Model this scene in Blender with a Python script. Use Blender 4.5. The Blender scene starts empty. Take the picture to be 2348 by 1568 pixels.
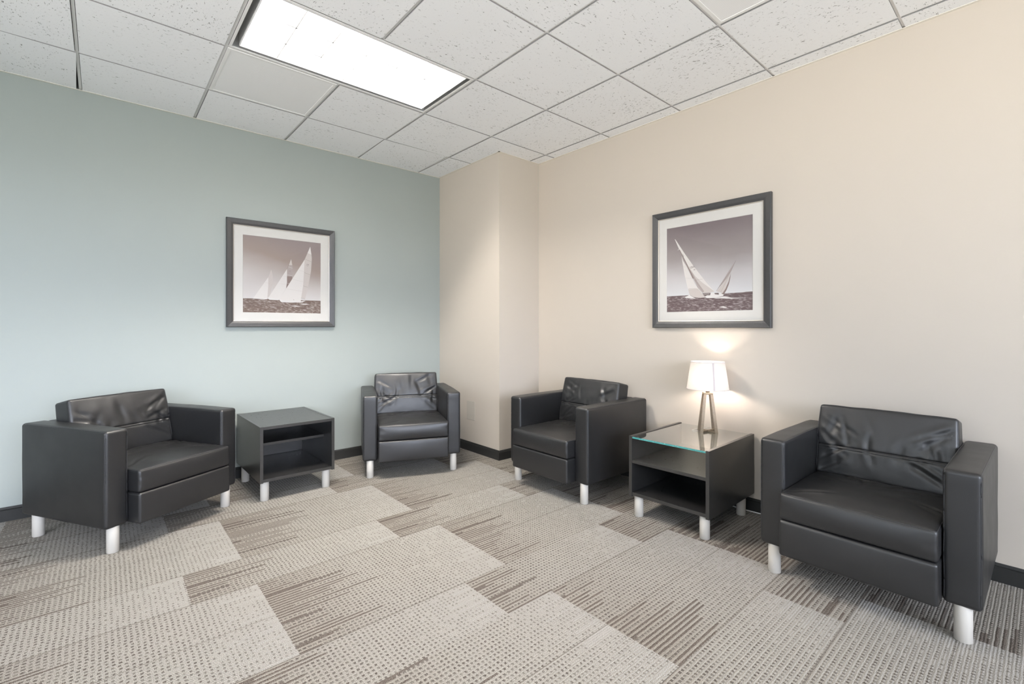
import bpy, bmesh, math, random
from mathutils import Vector, Matrix, noise as mnoise

scene = bpy.context.scene
COL = scene.collection
PI = math.pi

# ------------------------------------------------------------------ camera, world, light, exposure
ROOM_X0, ROOM_Y0, H = -5.8, -7.4, 2.669      # room spans x ROOM_X0..0, y ROOM_Y0..0
T = 0.6096                                   # ceiling module
GX, GY = -0.1246, -0.5534                    # grid line 5 (x) and grid line 1 (y)

cam_data = bpy.data.cameras.new('camera')
cam_data.sensor_fit = 'HORIZONTAL'
cam_data.sensor_width = 36.0
cam_data.lens = 36.0 * 1076.0 / 2348.0
cam_data.shift_y = -35.17 / 2348.0
cam_data.clip_start = 0.05
cam = bpy.data.objects.new('camera', cam_data)
cam.location = (-3.069, -4.0843, 1.1565)
cam.rotation_euler = (PI / 2, 0, -0.7183)
COL.objects.link(cam)
scene.camera = cam

TUBE_COLOR, TUBE_STRENGTH = (1.0, 0.94, 0.87), 310.0
BULB_STRENGTH = 220.0
# invented daylight: cool from above towards -y, warm upward fill from below towards -x
SKY_Y, LOW_FILL_Y = (14.0, 15.0, 17.8), (5.6, 6.0, 6.0)
SKY_X, LOW_FILL_X = (2.5, 2.8, 3.2), (11.4, 10.6, 10.1)
world = bpy.data.worlds.new('world')
scene.world = world
world.use_nodes = True
wn = world.node_tree
w_dir, w_sep = wn.nodes.new('ShaderNodeTexCoord'), wn.nodes.new('ShaderNodeSeparateXYZ')
wn.links.new(w_dir.outputs['Generated'], w_sep.inputs[0])


def w_ramp(sock, a, b):
    n = wn.nodes.new('ShaderNodeMapRange')
    n.interpolation_type = 'SMOOTHSTEP'
    wn.links.new(sock, n.inputs['Value'])
    n.inputs['From Min'].default_value, n.inputs['From Max'].default_value = a, b
    return n.outputs[0]


def w_mix(fac, a, b):
    n = wn.nodes.new('ShaderNodeMix')
    n.data_type = 'RGBA'
    wn.links.new(fac, n.inputs[0])
    for k, v in ((6, a), (7, b)):
        if isinstance(v, tuple):
            n.inputs[k].default_value = (*v, 1)
        else:
            wn.links.new(v, n.inputs[k])
    return n.outputs[2]


w_up = w_ramp(w_sep.outputs[2], -.04, .04)
w_sub = wn.nodes.new('ShaderNodeMath')
w_sub.operation = 'SUBTRACT'
wn.links.new(w_sep.outputs[1], w_sub.inputs[0])
wn.links.new(w_sep.outputs[0], w_sub.inputs[1])
w_x = w_ramp(w_sub.outputs[0], -.3, .3)
wn.links.new(w_mix(w_x, w_mix(w_up, LOW_FILL_Y, SKY_Y), w_mix(w_up, LOW_FILL_X, SKY_X)), wn.nodes['Background'].inputs[0])

scene.view_settings.view_transform = 'Standard'
scene.view_settings.look = 'None'
scene.view_settings.exposure = 0.38
scene.view_settings.gamma = 1.0
scene.view_settings.use_curve_mapping = False
cy = scene.cycles
cy.use_denoising = True
cy.max_bounces = 14
cy.diffuse_bounces = 8
cy.glossy_bounces = 5
cy.transmission_bounces = 8
cy.transparent_max_bounces = 16
cy.caustics_reflective = False
cy.caustics_refractive = False
cy.sample_clamp_indirect = 8.0

# unseen fill windows added behind the camera: (axis, wall coordinate, lo, hi, z0, z1)
FILL_WINDOWS = [('y', ROOM_Y0, -4.9, -1.0, 0.75, 2.35), ('x', ROOM_X0, -6.3, -2.2, 0.75, 2.35)]
for ax, w, lo, hi, z0, z1 in FILL_WINDOWS:
    ld = bpy.data.lights.new('daylight_portal', 'AREA')
    ld.shape = 'RECTANGLE'
    ld.size, ld.size_y = hi - lo, z1 - z0
    ld.cycles.is_portal = True
    lo_ = bpy.data.objects.new('daylight_portal', ld)
    out = .02 if w > -1 else -.02                    # lamp -Z points into the room
    if ax == 'y':
        lo_.location = ((lo + hi) / 2, w + out, (z0 + z1) / 2)
        lo_.rotation_euler = (PI / 2, 0, 0 if w < -1 else PI)
    else:
        lo_.location = (w + out, (lo + hi) / 2, (z0 + z1) / 2)
        lo_.rotation_euler = (PI / 2, 0, -PI / 2)
    COL.objects.link(lo_)


# ------------------------------------------------------------------ node helpers
class S:
    """a node socket with arithmetic"""
    def __init__(self, nt, sock):
        self.nt, self.s = nt, sock

    def _m(self, op, *o, clamp=False):
        n = self.nt.nodes.new('ShaderNodeMath')
        n.operation = op
        n.use_clamp = clamp
        for k, v in enumerate((self,) + o):
            if isinstance(v, S):
                self.nt.links.new(v.s, n.inputs[k])
            else:
                n.inputs[k].default_value = v
        return S(self.nt, n.outputs[0])

    def __add__(self, o): return self._m('ADD', o)
    def __radd__(self, o): return self._m('ADD', o)
    def __sub__(self, o): return self._m('SUBTRACT', o)
    def __rsub__(self, o): return (self * -1.0) + o
    def __mul__(self, o): return self._m('MULTIPLY', o)
    def __rmul__(self, o): return self._m('MULTIPLY', o)
    def __truediv__(self, o): return self._m('DIVIDE', o)
    def floor(self): return self._m('FLOOR')
    def frac(self): return self._m('FRACT')
    def absv(self): return self._m('ABSOLUTE')
    def sin(self): return self._m('SINE')
    def lt(self, o): return self._m('LESS_THAN', o)
    def gt(self, o): return self._m('GREATER_THAN', o)
    def mod(self, o): return self._m('FLOORED_MODULO', o)
    def clamp(self): return self._m('ADD', 0.0, clamp=True)
    def maxv(self, o): return self._m('MAXIMUM', o)
    def minv(self, o): return self._m('MINIMUM', o)
    def power(self, o): return self._m('POWER', o)

    def step(self, a, b):
        n = self.nt.nodes.new('ShaderNodeMapRange')
        n.interpolation_type = 'SMOOTHSTEP'
        self.nt.links.new(self.s, n.inputs['Value'])
        for key, v in (('From Min', a), ('From Max', b)):
            if isinstance(v, S):
                self.nt.links.new(v.s, n.inputs[key])
            else:
                n.inputs[key].default_value = v
        return S(self.nt, n.outputs[0])


class Mat:
    def __init__(self, name, color=(.5, .5, .5), rough=.5, metallic=0.0, spec=.5, **kw):
        self.m = bpy.data.materials.new(name)
        self.m.use_nodes = True
        self.nt = self.m.node_tree
        self.b = self.nt.nodes['Principled BSDF']
        self.out = self.nt.nodes['Material Output']
        self.set('Base Color', (*color, 1))
        self.set('Roughness', rough)
        self.set('Metallic', metallic)
        self.set('Specular IOR Level', spec)
        for k, v in kw.items():
            self.set(k.replace('_', ' '), v)

    def set(self, k, v):
        if isinstance(v, S):
            self.nt.links.new(v.s, self.b.inputs[k])
        else:
            self.b.inputs[k].default_value = v

    def obj_xyz(self):
        tc = self.nt.nodes.new('ShaderNodeTexCoord')
        sp = self.nt.nodes.new('ShaderNodeSeparateXYZ')
        self.nt.links.new(tc.outputs['Object'], sp.inputs[0])
        return [S(self.nt, o) for o in sp.outputs]

    def vec(self, x, y, z=0.0):
        n = self.nt.nodes.new('ShaderNodeCombineXYZ')
        for k, v in enumerate((x, y, z)):
            if isinstance(v, S):
                self.nt.links.new(v.s, n.inputs[k])
            else:
                n.inputs[k].default_value = v
        return S(self.nt, n.outputs[0])

    def noise(self, v, scale, detail=2.0, rough=.5, dist=0.0):
        n = self.nt.nodes.new('ShaderNodeTexNoise')
        n.inputs['Scale'].default_value = scale
        n.inputs['Detail'].default_value = detail
        n.inputs['Roughness'].default_value = rough
        n.inputs['Distortion'].default_value = dist
        if v is not None:
            self.nt.links.new(v.s, n.inputs['Vector'])
        else:
            tc = self.nt.nodes.new('ShaderNodeTexCoord')
            self.nt.links.new(tc.outputs['Object'], n.inputs['Vector'])
        return S(self.nt, n.outputs['Fac'])

    def white(self, v):
        n = self.nt.nodes.new('ShaderNodeTexWhiteNoise')
        n.noise_dimensions = '3D'
        self.nt.links.new(v.s, n.inputs['Vector'])
        return S(self.nt, n.outputs['Value'])

    def voronoi(self, v, scale):
        n = self.nt.nodes.new('ShaderNodeTexVoronoi')
        n.inputs['Scale'].default_value = scale
        if v is not None:
            self.nt.links.new(v.s, n.inputs['Vector'])
        else:
            tc = self.nt.nodes.new('ShaderNodeTexCoord')
            self.nt.links.new(tc.outputs['Object'], n.inputs['Vector'])
        return S(self.nt, n.outputs['Distance'])

    def mix(self, f, a, b):
        n = self.nt.nodes.new('ShaderNodeMix')
        n.data_type = 'RGBA'
        for key, v in ((0, f), (6, a), (7, b)):
            if isinstance(v, S):
                self.nt.links.new(v.s, n.inputs[key])
            elif key == 0:
                n.inputs[0].default_value = v
            else:
                n.inputs[key].default_value = (*v, 1)
        return S(self.nt, n.outputs[2])

    def bump(self, h, strength=.3, dist=.002):
        n = self.nt.nodes.new('ShaderNodeBump')
        n.inputs['Strength'].default_value = strength
        n.inputs['Distance'].default_value = dist
        self.nt.links.new(h.s, n.inputs['Height'])
        self.nt.links.new(n.outputs[0], self.b.inputs['Normal'])


def emission_mat(name, color, strength):
    m = Mat(name, color, .5)
    m.set('Emission Color', (*color, 1))
    m.set('Emission Strength', strength)
    return m.m


def glass_mat(name, tint=(1, 1, 1), ior=1.45, gain=1.0):
    """thin clear glass: mirror by fresnel, otherwise see-through"""
    m = bpy.data.materials.new(name)
    m.use_nodes = True
    nt = m.node_tree
    nt.nodes.clear()
    out = nt.nodes.new('ShaderNodeOutputMaterial')
    tr = nt.nodes.new('ShaderNodeBsdfTransparent')
    tr.inputs[0].default_value = (*tint, 1)
    gl = nt.nodes.new('ShaderNodeBsdfGlossy')
    gl.inputs['Roughness'].default_value = 0.0
    fr = nt.nodes.new('ShaderNodeFresnel')
    fr.inputs['IOR'].default_value = ior
    mu = nt.nodes.new('ShaderNodeMath')
    mu.operation = 'MULTIPLY'
    mu.inputs[1].default_value = gain
    mu.use_clamp = True
    mx = nt.nodes.new('ShaderNodeMixShader')
    ge = nt.nodes.new('ShaderNodeNewGeometry')
    inv = nt.nodes.new('ShaderNodeMath')
    inv.operation = 'SUBTRACT'
    inv.inputs[0].default_value = 1.0
    nt.links.new(ge.outputs['Backfacing'], inv.inputs[1])
    gn = nt.nodes.new('ShaderNodeMath')
    gn.operation = 'MULTIPLY'
    gn.inputs[1].default_value = gain
    nt.links.new(inv.outputs[0], gn.inputs[0])
    nt.links.new(gn.outputs[0], mu.inputs[1])
    nt.links.new(fr.outputs[0], mu.inputs[0])
    nt.links.new(mu.outputs[0], mx.inputs[0])
    nt.links.new(tr.outputs[0], mx.inputs[1])
    nt.links.new(gl.outputs[0], mx.inputs[2])
    nt.links.new(mx.outputs[0], out.inputs[0])
    return m


M = {}


def build_materials():
    # painted walls
    for name, c in (('green_paint', (.310, .340, .322)), ('beige_paint', (.505, .457, .396)), ('plain_paint', (.84, .83, .80))):
        m = Mat(name, c, .55, spec=.3)
        m.bump(m.noise(None, 160, 3), .06, .002)
        M[name] = m.m
    # carpet
    m = Mat('carpet', rough=.95, spec=.1)
    CK = .67

    def ck(*c):
        return tuple(q * CK for q in c)
    x, y, z = m.obj_xyz()
    xj = x + (m.noise(m.vec(x, y), 60, 2) - .5) * .010
    row = ((y * -1.0 - .83) / .3033).floor()
    rf = ((y * -1.0 - .83) / .3033).frac()
    shift = row.mod(3.0).gt(1.5) * .245
    tt = (xj + 1.59 + shift) / .953
    t, pid = tt.frac(), tt.floor()
    yy = y + (m.noise(m.vec(x * 1.0, y), 25, 1) - .5) * .003 + (m.noise(m.vec(x * 1.0, y, 3.0), 190, 2) - .5) * .0050
    k = (yy / .0095).floor()
    w1 = m.white(m.vec(k, pid, row))
    w2 = m.white(m.vec(k + 57.3, pid + 3.1, row))
    w3 = m.white(m.vec(k + 11.7, row + 4.4, pid))
    plankw = m.white(m.vec(pid + .5, row + .5, .5))
    dark_len = (w1 - .33) * (.34 + plankw * .42)
    zone = t.step(.50, .0) * (plankw * .7 + .5)                       # tan cast near the dark end
    fade = t.step(.50, 1.0)                      # dashes thin out towards the pale end
    light = (t * -1.0 + 1.0).lt((w2 - .70) * .60)
    phx = x / .0178 + (w3 - .5) * .20 + (m.noise(m.vec(x * 1.0, y, 7.0), 150, 2) - .5) * .55
    ph = phx.frac()
    keep = m.white(m.vec(phx.floor(), k, 1.0)).gt(fade * .24)
    odd = k.mod(2.0).gt(.5)
    dark = t.lt(dark_len) * odd.maxv(w3.gt(.80))
    dstr = m.white(m.vec(phx.floor() + 31.0, k, 5.0)) * .52 + .58
    dash = ph.lt(zone * .28 - fade * .14 + .47) * odd * keep * dstr
    fine = m.noise(m.vec(x * 1.0, y * 1.0), 420, 2)
    base = m.mix(zone * .60, ck(.60, .565, .505), ck(.43, .375, .31))
    base = m.mix(fade * .30, base, ck(.69, .665, .63))
    c = m.mix((dash * (light * -1.0 + 1.0) * (fade * -.25 + .95)).clamp(), base, ck(.130, .106, .089))
    c = m.mix(light * .8, c, ck(.66, .63, .585))
    c = m.mix(dark * .9, c, ck(.150, .115, .093))
    seam = rf.lt(.013).maxv(rf.gt(.992))
    c = m.mix(seam * w2.gt(.30) * .62, c, ck(.15, .118, .095))
    c = m.mix(fine.step(.64, .34) * .62, c, ck(.09, .075, .065))
    c = m.mix(fine.step(.50, .72) * .50, c, ck(.80, .77, .70))
    m.set('Base Color', c)
    yp = ((yy / .0095).frac() - .5).absv() * -2.0 + 1.0
    loop = (x / .006 + w3).frac()
    m.bump(yp * .7 + fine * .8 + loop * .2, .8, .004)
    M['carpet'] = m.m
    # ceiling tile
    m = Mat('ceiling_tile', (.90, .915, .935), .9, spec=.1)
    x, y, z = m.obj_xyz()
    ci, cj = ((x - GX) / T).floor(), ((y - GY) / T).floor()
    r = m.white(m.vec(ci, cj, 2.0))
    turn = r.gt(.5)
    xs = x * (turn * 1.1 + .9) + y * .35 * turn
    ys = y * (turn * -1.1 + 2.0) - x * .35 * turn
    v = m.vec(xs + r * 7.0, ys + r * 13.0, r * 9.0)
    n1 = m.noise(v, 58, 3, .6, .7)
    dens = m.noise(m.vec(x + r * 3, y, r * 5), 3.2, 2)
    holes = (n1 + (dens - .5) * .16 + (r - .5) * .03).step(.622, .700)
    n2 = m.noise(m.vec(xs, ys, 4.0), 170, 2, .6).step(.635, .74)
    c = m.mix((holes + n2 * .35).clamp(), (.90, .915, .935), (.30, .30, .30))
    m.set('Base Color', c)
    m.bump((holes + n2 * .4) * -1.0 + m.noise(None, 260, 2) * .25, .5, .003)
    M['ceiling_tile'] = m.m
    M['tile_edge'] = Mat('tile_edge', (.36, .36, .36), .9).m
    M['white_metal'] = Mat('white_metal', (.82, .82, .81), .45).m
    M['trim_white'] = Mat('trim_white', (.80, .77, .70), .5).m
    M['plenum_dark'] = Mat('plenum_dark', (.06, .06, .06), .9).m
    M['slot_grey'] = Mat('slot_grey', (.50, .50, .50), .8).m
    # perforated steel: real holes, what is behind shows through
    m = Mat('perforated_steel', (.92, .925, .93), .5)
    x, y, z = m.obj_xyz()
    u, v = (x / .0075).frac() - .5, (y / .0075).frac() - .5
    d2 = u * u + v * v
    hole = d2.lt(.026)
    tr = m.nt.nodes.new('ShaderNodeBsdfTransparent')
    mx = m.nt.nodes.new('ShaderNodeMixShader')
    m.nt.links.new(hole.s, mx.inputs[0])
    m.nt.links.new(m.b.outputs[0], mx.inputs[1])
    m.nt.links.new(tr.outputs[0], mx.inputs[2])
    m.nt.links.new(mx.outputs[0], m.out.inputs[0])
    M['perforated_steel'] = m.m
    M['duct_liner'] = Mat('duct_liner', (.82, .82, .81), .9).m
    M['duct_black'] = Mat('duct_black', (.03, .03, .03), .9).m
    M['louver'] = Mat('louver', (.86, .86, .86), .35).m
    M['reflector'] = Mat('reflector', (.90, .90, .90), .4).m
    M['tube_glow'] = emission_mat('tube_glow', TUBE_COLOR, TUBE_STRENGTH)
    # leather
    m = Mat('black_leather', (.011, .011, .0116), .44, spec=.60, Coat_Weight=.10, Coat_Roughness=.25)
    n = m.noise(None, 9, 3)
    m.set('Roughness', n * .14 + .37)
    v = m.voronoi(None, 420)
    m.bump(v * .4 + m.noise(None, 70, 3) * .5, .10, .0014)
    M['black_leather'] = m.m
    M['stitch'] = Mat('stitch', (.035, .035, .037), .4).m
    M['foot_paint'] = Mat('foot_paint', (.50, .475, .435), .55, spec=.3).m
    # table laminate
    m = Mat('espresso_laminate', (.033, .032, .031), .28, spec=.9)
    x, y, z = m.obj_xyz()
    g = m.noise(m.vec(x * 12.0, y * 12.0, z * 160.0), 4, 3)
    m.set('Base Color', m.mix(g.step(.3, .7), (.018, .0175, .017), (.024, .0233, .0228)))
    m.set('Roughness', g * .08 + .25)
    M['espresso_laminate'] = m.m
    M['glass_clear'] = glass_mat('glass_clear', (.955, .985, .975), 1.5, 2.5)
    m = Mat('glass_edge', (.05, .26, .25), .10, spec=.8)
    x, y, z = m.obj_xyz()
    chip = m.noise(m.vec(x * 1.0, y, z * 6.0), 60, 3, .7).step(.56, .70)
    m.set('Base Color', m.mix(chip, (.045, .24, .235), (.35, .66, .64)))
    M['glass_edge'] = m.m
    M['picture_glass'] = glass_mat('picture_glass', (.99, .99, .99), 1.35, 1.0)
    M['window_glass'] = glass_mat('window_glass', (.98, .99, .99), 1.3, 1.0)
    # vinyl base
    m = Mat('vinyl_base', (.022, .022, .021), .55, spec=.3)
    M['vinyl_base'] = m.m
    # picture frame, mat
    m = Mat('charcoal_moulding', (.055, .055, .056), .42)
    x, y, z = m.obj_xyz()
    g = m.noise(m.vec(x * 40.0, y * 40.0, z * 40.0), 14, 3)
    m.set('Base Color', m.mix(g.step(.35, .68), (.030, .030, .031), (.058, .058, .059)))
    m.bump(g, .2, .001)
    M['charcoal_moulding'] = m.m
    M['silver_fillet'] = Mat('silver_fillet', (.55, .50, .44), .35, .6).m
    M['mat_board'] = Mat('mat_board', (.60, .585, .555), .9, spec=.1).m
    M['switch_plate'] = Mat('switch_plate', (.49, .455, .40), .22, spec=.6).m
    # lamp
    m = Mat('antique_brass', (.52, .44, .33), .42, .35)
    m.set('Base Color', m.mix(m.noise(None, 120, 3), (.15, .112, .075), (.28, .222, .155)))
    M['antique_brass'] = m.m
    m = bpy.data.materials.new('shade_linen')
    m.use_nodes = True
    nt = m.node_tree
    nt.nodes.clear()
    out = nt.nodes.new('ShaderNodeOutputMaterial')
    df = nt.nodes.new('ShaderNodeBsdfDiffuse')
    df.inputs[0].default_value = (.80, .76, .72, 1)
    tl = nt.nodes.new('ShaderNodeBsdfTranslucent')
    tl.inputs[0].default_value = (.115, .108, .102, 1)
    mx = nt.nodes.new('ShaderNodeMixShader')
    mx.inputs[0].default_value = .42
    nt.links.new(df.outputs[0], mx.inputs[1])
    nt.links.new(tl.outputs[0], mx.inputs[2])
    nt.links.new(mx.outputs[0], out.inputs[0])
    M['shade_linen'] = m
    M['shade_tape'] = Mat("shade_tape", (.50, .45, .45), .8).m
    M['bulb_glow'] = emission_mat('bulb_glow', (1.0, .87, .77), BULB_STRENGTH)
    M['cord_clear'] = Mat('cord_clear', (.72, .70, .66), .3).m
    M['cord_white'] = Mat('cord_white', (.80, .80, .78), .4).m
    M['outside_ground'] = Mat('outside_ground', (.5, .5, .48), .9).m
    # printed photographs
    M['sail_white'] = Mat('sail_white', (.62, .59, .565), .8, spec=.2).m
    M['sail_pale'] = Mat('sail_pale', (.50, .455, .43), .8, spec=.2).m
    M['sail_grey'] = Mat('sail_grey', (.36, .31, .295), .8, spec=.2).m
    M['sail_dim'] = Mat('sail_dim', (.235, .18, .165), .8, spec=.2).m
    M['ink_line'] = Mat('ink_line', (.17, .135, .13), .8, spec=.2).m
    M['ink_soft'] = Mat('ink_soft', (.42, .375, .35), .8, spec=.2).m
    M['foam_white'] = Mat('foam_white', (.63, .61, .595), .8, spec=.2).m
    for nm, stops, warm, sea_a, sea_b, horizon in (
            ('print_sepia', [(.18, (.56, .535, .525)), (.40, (.47, .43, .41)), (.70, (.30, .24, .215)), (1.0, (.255, .21, .205))], True,
             (.155, .110, .092), (.52, .48, .455), .183),
            ('print_mauve', [(.19, (.57, .57, .58)), (.42, (.47, .445, .445)), (.62, (.30, .265, .26)), (1.0, (.175, .142, .146))], False,
             (.125, .090, .090), (.46, .415, .42), .192)):
        m = Mat(nm, rough=.8, spec=.2)
        x, y, z = m.obj_xyz()                 # print-local metres, origin at its lower left corner
        s, t = x / .59, z / .60
        rp = m.nt.nodes.new('ShaderNodeValToRGB')
        e = rp.color_ramp.elements
        e[0].position, e[0].color = stops[0][0], (*stops[0][1], 1)
        e[1].position, e[1].color = stops[1][0], (*stops[1][1], 1)
        for p_, c_ in stops[2:]:
            q = e.new(p_)
            q.color = (*c_, 1)
        tv = t + (m.noise(m.vec(s * .6, t * 2.0), 3.0, 3) - .5) * .12
        if warm:
            tv = tv + (s - .55) * .28 * t.step(.2, .55)
        m.nt.links.new(tv.s, rp.inputs[0])
        sky = S(m.nt, rp.outputs[0])
        wv = m.noise(m.vec(x * 1.0, z * 4.2), 34, 5, .62, .6)
        w2_ = m.noise(m.vec(x, z * 3.0), 11, 3, .6, .3)
        sea = m.mix((wv * .7 + w2_ * .3).step(.46, .72), sea_a, sea_b)
        m.set('Base Color', m.mix(t.lt(horizon), sky, sea))
        M[nm] = m.m


build_materials()


# ------------------------------------------------------------------ mesh helpers
def link(name, bm, mats, parent=None, smooth=False, loc=None, rotz=None):
    me = bpy.data.meshes.new(name)
    bmesh.ops.recalc_face_normals(bm, faces=bm.faces[:])
    bm.to_mesh(me)
    bm.free()
    if not isinstance(mats, (list, tuple)):
        mats = [mats]
    for mm in mats:
        me.materials.append(M[mm] if isinstance(mm, str) else mm)
    if smooth:
        for p in me.polygons:
            p.use_smooth = True
    o = bpy.data.objects.new(name, me)
    COL.objects.link(o)
    if parent is not None:
        o.parent = parent
    if loc is not None:
        o.location = loc
    if rotz is not None:
        o.rotation_euler = (0, 0, rotz)
    return o


def thing(name, label, category, loc=(0, 0, 0), rotz=0.0, group=None):
    o = bpy.data.objects.new(name, None)
    o.empty_display_size = .1
    o.location = loc
    o.rotation_euler = (0, 0, rotz)
    COL.objects.link(o)
    return tag(o, label, category, group)


def tag(o, label, category, group=None, kind=None):
    o['label'] = label
    o['category'] = category
    if group:
        o['group'] = group
    if kind:
        o['kind'] = kind
    return o


def structure(name, bm, mats, label, category, parent=None):
    o = link(name, bm, mats, parent)
    return tag(o, label, category, kind='structure')


def add_box(bm, x0, x1, y0, y1, z0, z1, mi=0, bevel=0.0, seg=2):
    vs = [bm.verts.new((x, y, z)) for x in (x0, x1) for y in (y0, y1) for z in (z0, z1)]
    fs = []
    for q in ((0, 1, 3, 2), (4, 6, 7, 5), (0, 4, 5, 1), (2, 3, 7, 6), (0, 2, 6, 4), (1, 5, 7, 3)):
        f = bm.faces.new([vs[i] for i in q])
        f.material_index = mi
        fs.append(f)
    if bevel > 0:
        ed = list({e for f in fs for e in f.edges})
        r = bmesh.ops.bevel(bm, geom=ed, offset=bevel, segments=seg, profile=.5, affect='EDGES')
        for f in r['faces']:
            f.material_index = mi
    return vs


def add_cyl(bm, x, y, z0, z1, r0, r1=None, n=32, mi=0, caps=True, bevel=0.0):
    r1 = r0 if r1 is None else r1
    rings = []
    prof = [(r0, z0), (r1, z1)]
    if bevel:
        prof = [(r0 - bevel, z0), (r0, z0 + bevel), (r1, z1 - bevel), (r1 - bevel, z1)]
    for r, z in prof:
        rings.append([bm.verts.new((x + r * math.cos(2 * PI * i / n), y + r * math.sin(2 * PI * i / n), z)) for i in range(n)])
    for a, b in zip(rings, rings[1:]):
        for i in range(n):
            f = bm.faces.new((a[i], a[(i + 1) % n], b[(i + 1) % n], b[i]))
            f.material_index = mi
            f.smooth = True
    if caps:
        bm.faces.new(rings[0][::-1]).material_index = mi
        bm.faces.new(rings[-1]).material_index = mi


def add_tube(bm, pts, r, n=8, closed=False, mi=0):
    pts = [Vector(p) for p in pts]
    rings = []
    N = len(pts)
    up = Vector((0, 0, 1))
    for i, p in enumerate(pts):
        a = pts[(i - 1) % N] if (closed or i > 0) else p
        b = pts[(i + 1) % N] if (closed or i < N - 1) else p
        t = (b - a).normalized()
        u = t.cross(up)
        if u.length < 1e-4:
            u = t.cross(Vector((1, 0, 0)))
        u.normalize()
        w = u.cross(t)
        rings.append([bm.verts.new(p + r * (math.cos(2 * PI * k / n) * u + math.sin(2 * PI * k / n) * w)) for k in range(n)])
    for i in range(N if closed else N - 1):
        a, b = rings[i], rings[(i + 1) % N]
        for k in range(n):
            f = bm.faces.new((a[k], a[(k + 1) % n], b[(k + 1) % n], b[k]))
            f.material_index = mi
            f.smooth = True
    if not closed:
        bm.faces.new(rings[0][::-1]).material_index = mi
        bm.faces.new(rings[-1]).material_index = mi


def smooth_path(pts, n=10):
    pts = [Vector(p) for p in pts]
    out = []
    for i in range(len(pts) - 1):
        p0, p1, p2, p3 = pts[max(i - 1, 0)], pts[i], pts[i + 1], pts[min(i + 2, len(pts) - 1)]
        for k in range(n):
            t = k / n
            out.append(.5 * ((2 * p1) + (p2 - p0) * t + (2 * p0 - 5 * p1 + 4 * p2 - p3) * t * t + (3 * p1 - p0 - 3 * p2 + p3) * t ** 3))
    out.append(pts[-1])
    return out


def axis_samples(half, r, step, extra=()):
    """sample positions along an axis, dense in the rounded rim"""
    s = set()
    for k in range(5):
        s.add(round(half - r + r * k / 4, 6))
        s.add(round(-(half - r + r * k / 4), 6))
    n = max(2, int(2 * (half - r) / step))
    for k in range(n + 1):
        s.add(round(-(half - r) + 2 * (half - r) * k / n, 6))
    for e in extra:
        s.add(round(e, 6))
    return sorted(s)


def rounded(p, sx, sy, sz, r):
    """a point of a box centred on the origin moved onto its rounded surface, with the normal"""
    hx, hy, hz = sx / 2, sy / 2, sz / 2
    q = Vector((max(-hx + r, min(hx - r, p.x)), max(-hy + r, min(hy - r, p.y)), max(-hz + r, min(hz - r, p.z))))
    d = p - q
    if d.length < 1e-9:
        return p.copy(), Vector((0, 0, 1))
    n = d.normalized()
    return q + n * r, n


def edge_seam(bm, corners, size, r, disp, xform, rad=.0014, lift=.0003):
    """thin welt that follows rounded edges of a soft box through the given box corners"""
    path = []
    for a, b in zip(corners, corners[1:]):
        a, b = Vector(a), Vector(b)
        n = max(4, int((b - a).length / .012))
        for k in range(n):
            path.append(a.lerp(b, k / n))
    path.append(Vector(corners[-1]))
    out = []
    for p in path:
        q, n = rounded(p, *size, r)
        if disp:
            q = disp(q, n)
        out.append(xform(q + n * lift))
    add_tube(bm, out, rad, 6)


def soft_box(sx, sy, sz, r, step, disp=None, extra=((), (), ())):
    """box centred on the origin with rounded rim; disp(point, normal) -> point"""
    hx, hy, hz = sx / 2, sy / 2, sz / 2
    ax = [axis_samples(h, r, step, e) for h, e in zip((hx, hy, hz), extra)]
    bm = bmesh.new()
    cache = {}

    def vert(i, j, k):
        key = (i, j, k)
        if key in cache:
            return cache[key]
        p = Vector((ax[0][i], ax[1][j], ax[2][k]))
        p, n = rounded(p, sx, sy, sz, r)
        if disp:
            p = disp(p, n)
        v = bm.verts.new(p)
        cache[key] = v
        return v
    nx, ny, nz = len(ax[0]), len(ax[1]), len(ax[2])
    for k in (0, nz - 1):
        for i in range(nx - 1):
            for j in range(ny - 1):
                bm.faces.new((vert(i, j, k), vert(i + 1, j, k), vert(i + 1, j + 1, k), vert(i, j + 1, k)))
    for j in (0, ny - 1):
        for i in range(nx - 1):
            for k in range(nz - 1):
                bm.faces.new((vert(i, j, k), vert(i + 1, j, k), vert(i + 1, j, k + 1), vert(i, j, k + 1)))
    for i in (0, nx - 1):
        for j in range(ny - 1):
            for k in range(nz - 1):
                bm.faces.new((vert(i, j, k), vert(i, j + 1, k), vert(i, j + 1, k + 1), vert(i, j, k + 1)))
    return bm


# ------------------------------------------------------------------ room shell
COLX, COLY = -0.478, -0.952     # pillar in the corner spans x COLX..0, y COLY..0


def slab_with_hole(bm, ax, w, thick, a0, a1, z0, z1, hole=None):
    rects = [(a0, a1, z0, z1)]
    if hole:
        lo, hi, hz0, hz1 = hole
        rects = [(a0, lo, z0, z1), (hi, a1, z0, z1), (lo, hi, z0, hz0), (lo, hi, hz1, z1)]
    for p0, p1, q0, q1 in rects:
        lo_, hi_ = sorted((w, w + thick))
        if ax == 'y':
            add_box(bm, p0, p1, lo_, hi_, q0, q1)
        else:
            add_box(bm, lo_, hi_, p0, p1, q0, q1)


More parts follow.
